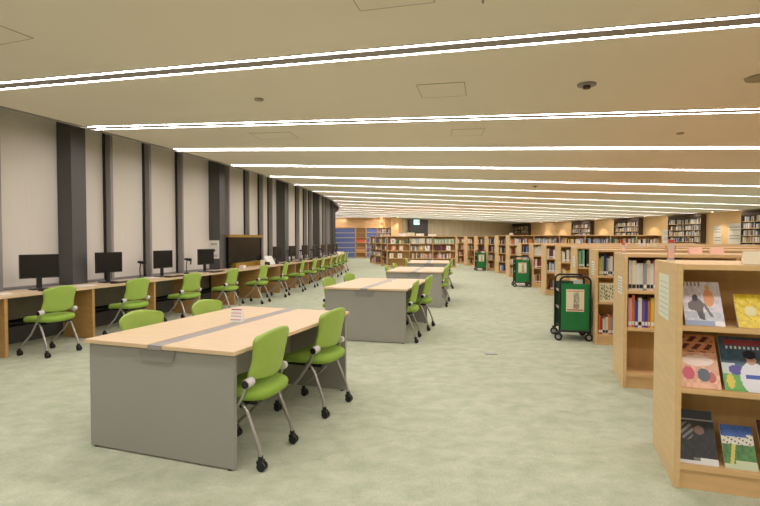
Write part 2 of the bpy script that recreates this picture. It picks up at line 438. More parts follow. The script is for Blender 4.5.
# telephone and open book near the wide black board
tel = empty('telephone', pol(47.85, -9.42, .72), rad(-9.2))
MB().box(-.1, .1, -.09, .09, 0, .05).build('base', M_BLACK, tel, bevel=.006)
MB().tube([(-.06, -.09, .07), (-.03, -.1, .13), (.02, -.1, .17)], .02, 10).build('handset', M_BLACK, tel)
MB().box(-.06, -.03, .0, .12, .05, .22).build('display', M_SCREEN, tel)
tag(tel, 'black telephone on the counter right of the wide black board', 'telephone')
bk = empty('open_book', pol(47.84, -9.75, .72), rad(-30))
for s in (-1, 1):
    mb = MB(); mb.add([(0, 0, .01), (.08, s*.14, .01), (-.05, s*.14, .22), (-.10, 0, .22), (-.01, 0, .0), (.07, s*.14, 0), (-.06, s*.14, .21), (-.11, 0, .21)],
           [(0, 1, 2, 3), (7, 6, 5, 4), (0, 4, 5, 1), (1, 5, 6, 2), (2, 6, 7, 3), (3, 7, 4, 0)]); mb.build('page', M_WHITE, bk)
tag(bk, 'white open book propped upright on the counter beside the telephone', 'book')
# wide black board with a gilt frame behind a low wooden tray
bd = empty('display_board', pol(47.6, -10.85, .72), rad(-10.85))
hw = .86
MB().box(-.02, .02, -hw, hw, .12, .70).build('panel', M_BOARD, bd)
MB().box(-.03, .05, -hw-.03, hw+.03, .70, .76).build('top_rail', M_GOLD, bd, bevel=.004)
for s in (-1, 1): MB().box(-.03, .03, s*hw-.015, s*hw+.015, 0, .70).build('side_rail', M_BOARD, bd)
MB().box(-.03, .1, -hw+.2, hw+.03, 0, .11).build('lower_box', M_GOLD, bd, bevel=.004)
tag(bd, 'wide black board with a gilt top rail standing on the counter against the blinds', 'board')
for k, (ph, R, c, nm) in enumerate([(-11.6, 47.85, M_WHITE, 'white'), (-10.35, 47.86, M_CREAM, 'cream'), (-10.05, 47.88, M_BLACK, 'black')]):
    o = MB().box(-.05, .05, -.07, .07, 0, (.06, .14, .08)[k]).build('small_box', c, None, bevel=.004, loc=pol(R, ph, .72), rz=rad(ph+20*k))
    tag(o, '%s small box on the counter before the wide black board' % nm, 'box')
# notices fixed to the columns
def notice(loc, rz, w, h, label):
    root = empty('notice_sheet', loc, rz); MB().box(-w/2, w/2, -.004, 0, 0, h).build('sheet', M_WHITE, root)
    mb = MB(); mb.disc((0, -.0055, h*.45), (0, 1, 0), w*.12, .002, 14)
    for z in (.12, .18, .75, .82): mb.box(-w*.3, w*.3, -.006, -.0045, h*z, h*z+h*.02)
    mb.build('print', M_INK, root); tag(root, label, 'notice'); return root
c = COLS[2]; v = pol(47.43, c-.002, .95); notice(v, rad(c), .25, .40, 'white notice sheet on the dark column left of the wide black board')
c = COLS[3]; v = pol(47.44, c+colw+.0, 1.05); 
o = notice(pol(47.506, c+colw*.5, 1.12), rad(c)+PI/2, .16, .45, 'narrow white notice on the third dark column along the windows')

# ---------------------------------------------------------------- bookcases
T1 = (.135, .56, .905, 1.212)          # low rows: three tiers
T2 = (.10, .46, .82, 1.16, 1.49)       # tall rows: four tiers
def bookcase(name, loc, rz, L, tall, label, nbay=None, cat='bookcase'):
    """double-sided row; local x along the row from its aisle end, y away from the camera"""
    root = empty(name, loc, rz); D = .66; tiers = T2 if tall else T1; top = tiers[-1]+.031
    nbay = nbay or max(1, round(L/.9)); bw = L/nbay
    for x in (0, L-.03): MB().box(x, x+.03, 0, D, 0, top).build('end_panel', [M_SHELF], root, bevel=.0025)
    MB().box(.03, L-.03, .005, D-.005, tiers[-1], top-.002).build('top_board', M_SHELFH, root, bevel=.002)
    MB().box(.03, L-.03, .32, .34, .02, tiers[-1]).build('back_panel', M_BACK, root)
    MB().box(.03, L-.03, .02, D-.02, 0, tiers[0]-.028).build('plinth', M_SHELFH, root)
    for i in range(1, nbay):
        MB().box(i*bw-.012, i*bw+.012, .01, D-.01, tiers[0], tiers[-1]).build('upright', M_SHELF, root)
    for s in (0, 1):
        for z in tiers[:-1]:
            for i in range(nbay):
                x0 = .03 if i == 0 else i*bw+.012; x1 = L-.03 if i == nbay-1 else (i+1)*bw-.012
                y0, y1 = (.008, .32) if s == 0 else (.34, D-.008)
                if z == tiers[0] or s == 0 or i < 2:
                    MB().box(x0, x1, y0, y1, z-.028, z).build('shelf', M_SHELFH, root)
    tag(root, label, cat, 'bookcase rows at right'); return root
ROWP = [-19.48+2.06*k for k in range(14)]
names = ['nearest low bookcase, facing magazines out, at the right edge'] + \
        ['low double-sided bookcase, %s row from the front at right' % ordinal(k+1) for k in range(1, 8)] + \
        ['tall long bookcase behind all the low rows, open shelf of books along its top'] + \
        ['tall bookcase, %s row from the front, past the last low row' % ordinal(k+1) for k in range(9, 14)]
ROWS = []
for k in range(14):
    tall = k >= 8; L = 5.4 if k < 9 else 2.7
    ROWS.append(bookcase('bookcase', pol(R_ROW, ROWP[k]), rad(ROWP[k]), L, tall, names[k]))
FAR = [(.33, 23.9, 3.3), (.06, 25.6, 3.2), (-.26, 27.3, 3.1), (-.6, 28.9, 3.1)]
FARN = ['long tall bookcase facing the tables, standing behind the farthest table', 'tall bookcase directly behind the long facing bookcase, its left end showing',
        'tall bookcase third of the staggered group at centre', 'rearmost tall bookcase of the staggered group at centre']
for k, (x, y, L) in enumerate(FAR):
    ROWS.append(bookcase('bookcase', (x, y, 0), 0, L, True, FARN[k], nbay=3))

# end-panel sheets
def end_sheet(k, y0, y1, z0, z1, m, label):
    R = ROWS[k]; o = MB().box(-.004, 0, y0, y1, z0, z1, 0)
    if m is M_WHITE:
        for j in range(5): o.box(-.005, -.004, y0+.02, y1-.02, z0+(z1-z0)*(.12+.17*j), z0+(z1-z0)*(.17+.17*j), 1)
    else:
        for j in range(7): o.box(-.0048, -.004, y0+.03, y1-.03, z0+(z1-z0)*(.1+.12*j), z0+(z1-z0)*(.11+.12*j), 1)
    ob = o.build('shelf_sign', [m, M_GREYD], R); tag(ob, label); return ob
end_sheet(0, .19, .49, .90, 1.165, M_PALEGREEN, 'pale green printed sheet')
end_sheet(1, .12, .34, .86, 1.02, M_WHITE, 'white printed sheet')
end_sheet(2, .15, .36, .9, 1.08, M_WHITE, 'white printed sheet')
end_sheet(3, .15, .36, .9, 1.08, M_WHITE, 'white printed sheet')

# ---------------------------------------------------------------- books
PAL = {'white': (226, 222, 214), 'cream': (226, 214, 182), 'grey': (150, 148, 146), 'black': (40, 38, 40), 'dark brown': (82, 56, 44), 'red': (178, 52, 48),
       'maroon': (116, 42, 48), 'orange': (226, 122, 50), 'yellow': (226, 190, 62), 'pale green': (150, 190, 150), 'green': (48, 140, 96), 'blue': (48, 76, 158),
       'navy': (34, 44, 88), 'pale blue': (146, 172, 204), 'purple': (128, 86, 150), 'pink': (222, 158, 160), 'tan': (196, 152, 104)}
BM = {k: mat('book_'+k.replace(' ', '_'), v, .5, var=.03) for k, v in PAL.items()}
MIX = ['white']*6+['cream']*4+['grey']*3+['black']*2+['dark brown']*2+['red', 'maroon', 'orange', 'yellow', 'pale green', 'green', 'blue', 'navy', 'pale blue', 'purple', 'pink', 'tan', 'tan']
MIX2 = ['white', 'white', 'cream', 'grey', 'grey', 'tan', 'dark brown', 'black', 'maroon', 'pale blue', 'cream', 'white']
book_cache = {}
def book_meshes(t, h, d, col, fine):
    key = (round(t, 3), round(h, 2), round(d, 2), col, fine)
    if key in book_cache: return book_cache[key]
    if fine:
        c = MB(); c.box(0, t, 0, .004, 0, h); c.box(0, .0025, .004, d, 0, h); c.box(t-.0025, t, .004, d, 0, h)
        p = MB().box(.003, t-.003, .0045, d-.006, .004, h-.004); l = MB().box(t*.08, t*.92, -.0012, -.0002, .02, .055)
        r = (c.mesh('book_cover', BM[col]), p.mesh('pages', M_PAGES), l.mesh('spine_label', M_WHITE if col not in ('white', 'cream') else M_INK))
    else:
        c = MB(); c.box(0, t, 0, .004, 0, h); c.box(0, .003, .004, d, 0, h); c.box(t-.003, t, .004, d, 0, h)
        c.box(.003, t-.003, .004, d-.005, .003, h-.005, 1)
        if h > .16: c.box(t*.1, t*.9, -.001, -.0001, .02, .05, 2)
        r = (c.mesh('book', [BM[col], M_PAGES, M_WHITE]),)
    book_cache[key] = r; return r
NB = [0]
def place_book(Mw, rz, x, y, z, t, h, d, col, fine, label, group):
    NB[0] += 1
    ms = book_meshes(t, h, d, col, fine)
    o = bpy.data.objects.new('book', ms[0]); COL.objects.link(o)
    o.location = Mw @ Vector((x, y, z)); o.rotation_euler.z = rz
    tag(o, label, 'book', group)
    if fine:
        for m_, nm in ((ms[1], 'pages'), (ms[2], 'spine_label')):
            c = bpy.data.objects.new(nm, m_); COL.objects.link(c); c.parent = o
    return o
TIERN = {0: 'bottom', 1: 'middle', 2: 'top'}
stuff = MB(); STM = [BM[k] for k in PAL]+[M_PAGES]; PK = list(PAL)
def fill(k, tier, x0, x1, cols, th=(.018, .032), hh=(.19, .25), fine=False, indiv=True, gap=.0, y=.04, tierword=None):
    R = ROWS[k]; tiers = T2 if k >= 8 else T1; z = tiers[tier]
    Mw = Matrix.Translation(R.location) @ Matrix.Rotation(R.rotation_euler.z, 4, 'Z')
    x = x0; n = 0
    while True:
        t = round(random.uniform(*th)*200)/200
        if x+t > x1: break
        h = round(random.uniform(*hh)*40)/40; d = .16; col = cols[n % len(cols)] if fine else random.choice(cols)
        yy = y+random.choice((0, .008, .016))
        if gap and random.random() < gap: x += random.uniform(.03, .12); continue
        n += 1
        if indiv:
            rn = '%s bookcase from the front' % ordinal(k+1)
            tw = tierword or TIERN[tier]
            place_book(Mw, R.rotation_euler.z, x, yy, z, t, h, d, col, fine, '%s book, %s from left, %s shelf of the %s' % (col, ordinal(n), tw, rn),
                       'books on the %s shelf of the %s' % (tw, rn))
        else:
            stuff.box(x, x+t, yy, yy+d, z+.0005, z+h, PK.index(col), Mw)
        x += t+.0012
# second row
fill(1, 2, .045, .50, ['white', 'cream', 'white', 'white', 'grey', 'cream', 'white', 'pink', 'white', 'pale green'], (.02, .04), (.25, .29), True)
fill(1, 1, .045, .50, ['pink', 'orange', 'blue', 'white', 'purple', 'blue', 'orange', 'yellow', 'purple', 'white', 'blue'], (.02, .03), (.25, .29), True)
# third row
fill(2, 2, .045, .42, ['yellow', 'pale green', 'navy', 'grey', 'white', 'white', 'purple', 'cream', 'black', 'pink'], (.018, .03), (.22, .28), True)
fill(2, 0, .045, .42, ['orange', 'red', 'white', 'cream', 'orange', 'pale blue', 'grey', 'pink'], (.02, .035), (.20, .26), True)
# fourth row: tall binders
fill(3, 2, .045, .17, ['pale green', 'green'], (.03, .035), (.28, .3), True)
fill(3, 2, .175, .46, ['black', 'navy', 'black'], (.03, .035), (.27, .3), True, tierword='upper right')
fill(4, 2, .045, .42, ['white', 'black', 'cream', 'dark brown', 'white', 'grey'], (.02, .034), (.2, .28))
fill(4, 1, .045, .24, ['tan', 'yellow', 'cream'], (.02, .034), (.15, .2))
fill(5, 2, .045, .5, ['white', 'pink', 'maroon', 'white', 'grey', 'dark brown'], (.02, .034), (.2, .26))
fill(5, 1, .045, .5, ['navy', 'pale blue', 'white', 'grey', 'black', 'white'], (.02, .034), (.2, .25))
fill(5, 0, .12, .4, ['maroon', 'red', 'maroon', 'dark brown', 'grey'], (.02, .034), (.18, .24))
fill(6, 2, .045, .42, ['white', 'cream', 'white', 'grey'], (.02, .034), (.22, .28))
fill(6, 1, .045, .42, ['white', 'dark brown', 'red', 'cream', 'black'], (.02, .034), (.2, .26))
fill(6, 0, .045, .42, ['red', 'maroon', 'white', 'tan'], (.02, .034), (.2, .26))
fill(7, 2, .045, .5, ['navy', 'blue', 'dark brown', 'pale blue', 'black'], (.02, .034), (.2, .26))
fill(7, 1, .045, .3, MIX, (.02, .034), (.2, .26))
bw = .9
for b_ in range(6):
    x0 = b_*bw+.04; x1 = (b_+1)*bw-.04
    R8 = ROWS[8]; cols = [MIX, ['white', 'grey', 'yellow', 'pale blue', 'cream'], MIX, ['navy', 'black', 'white', 'dark brown', 'pale blue', 'grey'], MIX, ['white', 'cream', 'grey', 'tan', 'black']][b_]
    Mw = Matrix.Translation(R8.location) @ Matrix.Rotation(R8.rotation_euler.z, 4, 'Z'); x = x0; n = 0
    while True:
        t = round(random.uniform(.03, .05)*200)/200
        if x+t > x1: break
        if random.random() < .05: x += .05; continue
        n += 1; col = random.choice(cols); h = round(random.uniform(.19, .25)*40)/40
        if NB[0] < 296:
            place_book(Mw, R8.rotation_euler.z, x, .05, T2[3], t, h, .16, col, False,
                       '%s book, %s from left on the top shelf, bay %s, tall ninth bookcase' % (col, ordinal(n), ('one', 'two', 'three', 'four', 'five', 'six')[b_]),
                       'books along the top shelf of the tall ninth bookcase')
        else: stuff.box(x, x+t, .05, .21, T2[3]+.0005, T2[3]+h, PK.index(col), Mw)
        x += t+.0015
S_ = dict(indiv=False)
for tr in (0, 1, 2): fill(8, tr, .04, .86, [MIX, ['cream', 'white', 'tan'], ['white', 'cream', 'grey', 'red']][tr], (.02, .04), (.18, .25), gap=.08, **S_)
for k in range(9, 14):
    for tr in range(4):
        cols = random.choice([MIX, ['dark brown', 'black', 'maroon', 'grey', 'cream'], ['white', 'cream', 'tan', 'grey', 'red']])
        fill(k, tr, .04, .86, cols, (.02, .04), (.18, .25), gap=.1, **S_)
# long facing bookcase: three bays (local x)
fb = 1.1
fill(14, 3, .04, 1.05, ['dark brown', 'green', 'black', 'cream'], (.03, .05), (.12, .2), gap=.45, **S_)
fill(14, 3, 1.14, 2.15, ['white', 'white', 'cream', 'pale blue'], (.02, .05), (.22, .26), gap=.04, **S_)
fill(14, 3, 2.24, 3.24, ['pale green', 'cream', 'grey', 'white', 'pale green'], (.03, .05), (.2, .24), **S_)
fill(14, 2, 1.14, 2.15, ['grey', 'maroon', 'white', 'cream', 'purple'], (.02, .05), (.2, .26), gap=.3, **S_)
fill(14, 2, 2.24, 2.8, ['maroon', 'navy', 'dark brown', 'purple'], (.02, .05), (.2, .27), gap=.05, **S_)
fill(14, 1, 1.14, 3.24, ['white', 'pink', 'cream', 'white', 'maroon', 'tan'], (.02, .05), (.14, .26), gap=.12, **S_)
fill(14, 0, 1.14, 3.24, MIX, (.02, .05), (.14, .26), gap=.2, **S_)
for k in (15, 16, 17):
    for tr in range(4): fill(k, tr, .04, .6, MIX, (.03, .05), (.16, .25), gap=.2, **S_)

# ---------------------------------------------------------------- face-out books and magazines
def pmat(rgb): return mat('print_%d_%d_%d' % rgb, rgb, .32, var=.02)
def cover(name, k, x, z, w, h, paint, label, cat='magazine', lean=33, y=.035, N=(40, 56), th=.008, yaw=0):
    """a thick closed magazine leaning back on a shelf, its cover printed cell by cell"""
    R = ROWS[k]; Mw = Matrix.Translation(R.location) @ Matrix.Rotation(R.rotation_euler.z, 4, 'Z')
    root = empty(name, Mw @ Vector((x, y, z)), R.rotation_euler.z+rad(yaw)); root.rotation_euler.x = 0
    Rm = Matrix.Rotation(rad(-lean), 4, 'X')
    lift = math.sin(rad(lean))*0
    MB().box(0, w, 0, th, 0, h, 0, Rm).build('pages', M_PAGES, root)
    mb = MB(); cols = []; nx, nz = N; vs = [Rm @ Vector((w*i/nx, -.0008, h*j/nz)) for j in range(nz+1) for i in range(nx+1)]
    fs = []; mi = []
    for j in range(nz):
        for i in range(nx):
            c = paint((i+.5)/nx, (j+.5)/nz)
            if c not in cols: cols.append(c)
            mb_i = cols.index(c); fs.append(((j*(nx+1)+i), (j*(nx+1)+i+1), ((j+1)*(nx+1)+i+1), ((j+1)*(nx+1)+i))); mi.append(mb_i)
    base = len(mb.v); mb.v += [tuple(v) for v in vs]
    for f, m in zip(fs, mi): mb.f.append(f); mb.mi.append(m); mb.sm.append(False)
    cb = [Rm @ Vector(v) for v in ((0, th, 0), (w, th, 0), (w, th+.0012, 0), (0, th+.0012, 0), (0, th, h), (w, th, h), (w, th+.0012, h), (0, th+.0012, h))]
    mb.add(cb, [(0, 3, 2, 1), (4, 5, 6, 7), (0, 1, 5, 4), (1, 2, 6, 5), (2, 3, 7, 6), (3, 0, 4, 7)], 0)
    mb.build('printed_cover', [pmat(c) for c in cols], root)
    tag(root, label, cat); return root
def blob(u, v, cx, cy, rx, ry): return ((u-cx)/rx)**2+((v-cy)/ry)**2 < 1
rr = random.Random(3)
def grain(base, amt, seed, n=12):
    r = random.Random(seed); tab = [[r.randint(-amt, amt) for _ in range(n)] for _ in range(n)]
    def f(u, v):
        q = round(tab[int(v*n) % n][int(u*n) % n]/6)*6; return tuple(max(0, min(255, b+q)) for b in base)
    return f
gA = grain((222, 214, 222), 12, 1); gB = grain((196, 200, 206), 12, 2)
def pA(u, v):
    if v > .9 and u < .5 and int(u*20) % 2: return (150, 140, 126)
    if v < .1: return (150, 160, 190) if u < .75 else (236, 232, 230)
    if blob(u, v, .33, .62, .08, .08): return (70, 62, 60)
    if blob(u, v, .36, .46, .17, .15) or blob(u, v, .22, .44, .1, .1): return (112, 102, 100)
    if abs(u-.30-(.5-v)*.4) < .05 and .14 < v < .5: return (84, 76, 74)
    if abs(u-.45-(.5-v)*.1) < .04 and .12 < v < .4: return (96, 88, 86)
    if abs(u-.5-(.55-v)*.6) < .04 and .2 < v < .5: return (120, 110, 108)
    if blob(u, v, .68, .62, .14, .2): return (230, 160, 116)
    if blob(u, v, .68, .86, .06, .08): return (214, 170, 120)
    return gB(u, v) if v < .3 else gA(u, v)
gY = grain((232, 204, 50), 14, 4)
def pB(u, v):
    if blob(u, v, .4, .5, .16, .14): return (236, 226, 170)
    if (int(u*20)+int(v*28)) % 7 == 0 and .2 < v < .8: return (200, 168, 40)
    return gY(u, v)
gC = grain((232, 178, 150), 14, 5); gC2 = grain((206, 142, 100), 8, 6)
def pC(u, v):
    if v > .66:
        q = (int(u*20)*7+int(v*28)*5) % 6
        if q < 3 and .08 < u < .92 and int(v*28) % 4 != 3: return (96, 44, 36)
        return gC2(u, v)
    if blob(u, v, .25, .26, .15, .12): return (214, 88, 110)
    if blob(u, v, .62, .24, .15, .12): return (88, 96, 106)
    if blob(u, v, .8, .2, .1, .1): return (196, 104, 92)
    if blob(u, v, .5, .5, .4, .1): return (250, 226, 214)
    return gC(u, v)
gD = grain((64, 92, 112), 8, 7)
def pD(u, v):
    if .84 < v < .94 and .1 < u < .95: return (186, 60, 70) if (int(u*20)+int(v*28)) % 3 else (90, 90, 110)
    if .77 < v < .82 and u > .15 and int(u*20) % 2: return (226, 226, 226)
    if blob(u, v, .66, .67, .15, .08): return (30, 34, 54)
    if blob(u, v, .68, .57, .11, .09): return (206, 160, 136)
    if blob(u, v, .68, .24, .3, .3):
        if .24 < v < .3 and .5 < u < .95: return (54, 84, 176)
        return (226, 226, 232)
    if blob(u, v, .3, .38, .16, .09): return (78, 70, 150)
    if u < .5 and v < .3: return (222, 200, 70) if blob(u, v, .15, .17, .09, .13) else (104, 170, 80)
    if .5 > v > .3 and u < .3: return (200, 206, 204)
    return gD(u, v)
gE = grain((44, 42, 44), 6, 8)
def pE(u, v):
    if v < .07 or (v < .15 and u > .55): return (222, 220, 216)
    if v < .15 and .38 < u < .55: return (120, 118, 112)
    if blob(u, v, .6, .75, .13, .1): return (132, 100, 88)
    if blob(u, v, .25, .72, .2, .2) and (int(u*20)*3+int(v*28)) % 4 < 2: return (130, 124, 122)
    if v > .96: return (150, 146, 146)
    return gE(u, v)
gF1 = grain((60, 98, 170), 9, 9); gF2 = grain((84, 130, 74), 14, 10)
def pF(u, v):
    if v > .74 and not (u > .8 and v < .8): return gF1(u, v)
    if v > .56: return (72, 70, 60) if (int(u*20)*5+int(v*28)*3) % 7 == 0 else (222, 216, 200)
    if v < .1 or (v < .2 and u > .35): return (198, 206, 170)
    if abs(u-.2-v*.3) < .06: return (206, 196, 96)
    return gF2(u, v)
def pG(u, v): return (60, 26, 24) if v > .5 else (34, 28, 28)
top, mid, bot = T1[2], T1[1], T1[0]
cover('magazine', 0, .052, top+.001, .188, .272, pA, 'white magazine with a grey elephant and an orange figure, top shelf of nearest bookcase', yaw=0)
cover('picture_book', 0, .300, top+.001, .17, .2, pB, 'yellow picture book on the top shelf of the nearest bookcase', 'book', N=(20, 22))
cover('magazine', 0, .030, mid+.001, .198, .315, pC, 'pink magazine with round faces and dark title, middle shelf of nearest bookcase')
cover('magazine', 0, .246, mid+.001, .21, .315, pD, 'baseball magazine showing a player in white, middle shelf of nearest bookcase')
cover('magazine', 0, .035, bot+.001, .188, .248, pE, 'black magazine leaning on a dark holder, bottom shelf of nearest bookcase')
cover('magazine', 0, .252, bot+.001, .152, .235, pF, 'blue and green landscape magazine, bottom shelf of nearest bookcase')
cover('magazine', 0, .432, bot+.001, .15, .28, pG, 'dark red magazine at the right edge, bottom shelf of nearest bookcase')
o = MB().box(0, .185, 0, .008, 0, .275, 0, Matrix.Rotation(rad(-24), 4, 'X')).build('magazine_holder', M_BLACK)
R0 = ROWS[0]; Mw0 = Matrix.Translation(R0.location) @ Matrix.Rotation(R0.rotation_euler.z, 4, 'Z')
o.location = Mw0 @ Vector((.035, .085, bot+.001)); o.rotation_euler.z = R0.rotation_euler.z; tag(o, 'dark upright holder behind the black magazine on the bottom shelf', 'holder')
gH = grain((232, 220, 186), 6, 12)
def pH(u, v):
    if .12 < v < .88 and .1 < u < .9 and (int(u*20)*7+int(v*28)*3) % 5 < 2: return (104, 128, 78)
    return gH(u, v)
cover('picture_book', 2, .05, T1[1]+.001, .2, .25, pH, 'cream picture book with green drawings facing out, third bookcase from the front', 'book', lean=12, N=(14, 16))
def plain(c, c2):
    return lambda u, v: c2 if (.3 < v < .7 and .25 < u < .75) else c
k = 0
for (bk_, x, tr, c, c2, nm) in [(14, .18, 3, (226, 220, 205), (150, 140, 120), 'cream'), (14, .22, 2, (226, 140, 92), (244, 220, 190), 'orange'), (14, .58, 2, (232, 190, 160), (250, 240, 230), 'pale pink'),
                       (14, .12, 1, (236, 222, 190), (220, 180, 130), 'cream lower'), (14, .52, 1, (240, 228, 206), (200, 170, 140), 'white lower'),
                       (14, 1.55, 2, (214, 172, 100), (240, 220, 170), 'tan'), (14, 1.85, 2, (238, 236, 230), (200, 190, 190), 'white'), (14, 2.85, 2, (240, 232, 214), (210, 200, 190), 'large white')]:
    cover('picture_book', bk_, x, T2[tr]+.001, .2, .24, plain(c, c2), '%s cover facing out on the long tall bookcase behind the farthest table' % nm, 'book', lean=10, N=(6, 8), y=.02)
    k += 1

# little signs and holders standing on the rows
def on_row(k, x, y): 
    R = ROWS[k]; Mw = Matrix.Translation(R.location) @ Matrix.Rotation(R.rotation_euler.z, 4, 'Z')
    return Mw @ Vector((x, y, (T2 if k >= 8 else T1)[-1]+.0315)), R.rotation_euler.z
for x, w in ((.60, 'left'), (.77, 'right')):
    l, rz = on_row(1, x, .12); card_on('label_card', '%s one of two pink label cards on top of the second bookcase' % w, 'card', l, rz, .105, .062, M_PINK, False)
l, rz = on_row(0, .395, .1); card_on('label_card', 'cream folded card on top of the nearest bookcase at the right edge', 'card', l, rz, .13, .07, M_CREAM, False)
def holder(k, x, y, h, label):
    l, rz = on_row(k, x, y); root = empty('leaflet_holder', l, rz)
    MB().box(-.02, .02, -.015, .015, 0, .008).build('base', M_CLEAR, root)
    MB().box(-.018, .018, -.004, .004, .008, h).build('sleeve', M_CLEAR, root)
    MB().box(-.015, .015, -.0062, -.0045, .02, h*.55).build('leaflet', M_PINK, root)
    MB().box(-.015, .015, -.0062, -.0045, h*.82, h*.98).build('header', M_RED, root)
    tag(root, label, 'holder')
holder(0, .03, .33, .135, 'clear leaflet holder with a red header on the nearest bookcase')
holder(1, .02, .20, .10, 'small clear leaflet holder at the left end of the second bookcase top')
for j, (k_, x, c, h, nm) in enumerate([(2, .9, BM['tan'], .05, 'tan'), (3, 1.2, BM['cream'], .06, 'cream'), (4, 1.6, BM['white'], .05, 'white'), (8, .1, BM['white'], .08, 'white tall')]):
    l, rz = on_row(k_, x, .15); o = MB().box(-.06, .06, -.04, .04, 0, h).build('small_box', c, None, bevel=.003, loc=l, rz=rz)
    tag(o, '%s small box standing on top of the %s bookcase from the front' % (nm, ordinal(k_+1)), 'box')
for j, x in enumerate((.75, 1.15, 1.6, 2.1)):
    l, rz = on_row(14, x if j < 3 else 2.2, .3); o = MB().box(-.19, .19, -.1, .1, 0, (.13, .17, .12, .1)[j]).build('storage_box', M_WHITE if j != 1 else BM['cream'], None, bevel=.005, loc=l, rz=0)
    tag(o, 'pale storage box on the long tall bookcase, %s from the left' % ordinal(j+1), 'box', 'storage boxes on the long bookcase')

# ---------------------------------------------------------------- book carts
def text_mesh(body, size, name):
    cu = bpy.data.curves.new(name, 'FONT'); cu.body = body; cu.size = size; cu.align_x = 'CENTER'; cu.extrude = .0006
    t = bpy.data.objects.new(name, cu); COL.objects.link(t); bpy.context.view_layer.update()
    me = bpy.data.meshes.new_from_object(t.evaluated_get(bpy.context.evaluated_depsgraph_get()))
    bpy.data.objects.remove(t); return me
def make_cart():
    root = empty('book_cart')
    for s in (-1, 1):
        y = s*.24; pts = [(-.195, y, .12)]
        pts += [(-.195, y, .80)]
        for a in range(1, 6): t = a/6*PI/2; pts.append((-.195+.07*(1-math.cos(t)), y, .80+.07*math.sin(t)))
        pts += [(-.125, y, .87), (.125, y, .87)]
        for a in range(1, 6): t = a/6*PI/2; pts.append((.195-.07*(1-math.sin(t)), y, .80+.07*math.cos(t)))
        pts += [(.195, y, .80), (.195, y, .12)]
        MB().tube(pts, .0145, 10).build('frame', M_BLACK, root)
        MB().tube([(-.195, y, .13), (.195, y, .13)], .0145, 10).build('lower_rail', M_BLACK, root)
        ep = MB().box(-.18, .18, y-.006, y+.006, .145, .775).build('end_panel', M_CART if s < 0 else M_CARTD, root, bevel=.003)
        if s < 0:
            sg = MB().box(-.115, .115, y-.009, y-.0062, .40, .70).build('sign', M_CREAM, ep)
            mb = MB().box(-.105, .105, y-.0098, y-.009, .672, .68).box(-.105, .105, y-.0098, y-.009, .415, .428)
            mb.build('sign_rule', M_RED, ep)
            try:
                for i, ch in enumerate('返却棚'):
                    me = text_mesh(ch, .082, 'lettering'); me.materials.clear(); me.materials.append(M_INK)
                    me.transform(Matrix.Translation((.015, y-.0099, .592-.075*i)) @ Matrix.Rotation(PI/2, 4, 'X'))
                    o = bpy.data.objects.new('lettering', me); COL.objects.link(o); o.parent = ep
            except Exception as e: print('text', e)
    for z in (.16, .42, .66):
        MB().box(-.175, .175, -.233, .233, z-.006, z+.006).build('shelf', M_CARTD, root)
        if z > .2: tag(MB().box(-.186, -.177, -.233, .233, z-.012, z+.02).build('shelf_lip', M_CHAN, root), 'pale metal lip')
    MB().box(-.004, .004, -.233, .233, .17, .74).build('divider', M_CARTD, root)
    for sx in (-1, 1):
        for sy in (-1, 1):
            c = MB(); x, y = sx*.178-(.03 if sx < 0 else 0), sy*.225
            ax = (.45, 1, 0) if sx < 0 else (-.2, 1, 0); c.disc((x, y-.015, .052), ax, .052, .03, 20, 0); c.disc((x, y-.015, .052), ax, .028, .036, 14, 1)
            c.box(x-.028, x+.028, y-.038, y+.02, .108, .122, 0); c.box(x-.012, x+.012, y+.008, y+.014, .05, .115, 0)
            c.disc((x, y, .11), (0, 0, 1), .012, .03, 10, 0)
            c.build('caster', [M_BLACK, M_HUB], root)
    return root
cart0 = make_cart(); csn = snapshot(cart0)
CARTS = [((2.685, 6.97), -12, 'nearest green book cart with black tube frame and cream sign'),
         (tuple(pol(54.51, -6.75)[:2]), -9, 'middle green book cart beside the low bookcases, books lying on its top'),
         (tuple(pol(54.42, 1.0)[:2]), -2, 'farthest green book cart beside the tall bookcases')]
for i, ((x, y), a, lb) in enumerate(CARTS):
    c = cart0 if i == 0 else copy_snap(csn); c.location = (x, y, 0); c.rotation_euler.z = rad(a); tag(c, lb, 'cart', 'green book carts')
for j, (dy, col) in enumerate([(-.14, 'white'), (-.06, 'black'), (0.02, 'white'), (.1, 'red')]):
    for ci in (0, 1, 2):
        if ci == 0 and j > 0: continue
        (x, y), a, _ = CARTS[ci]; Mw = Matrix.Translation((x, y, 0)) @ Matrix.Rotation(rad(a), 4, 'Z')
        o = MB().box(0, .12, 0, .045 if ci else .03, 0, .2 if ci else .14).build('book', BM[col], None, loc=Mw @ Vector((.03, dy+(.2 if ci == 0 else 0), .6665)), rz=rad(a))
        tag(o, '%s book standing on the top tier of the %s green cart, %s from its sign' % (col, ['nearest', 'middle', 'farthest'][ci], ordinal(j+1)), 'book', 'books on the carts')

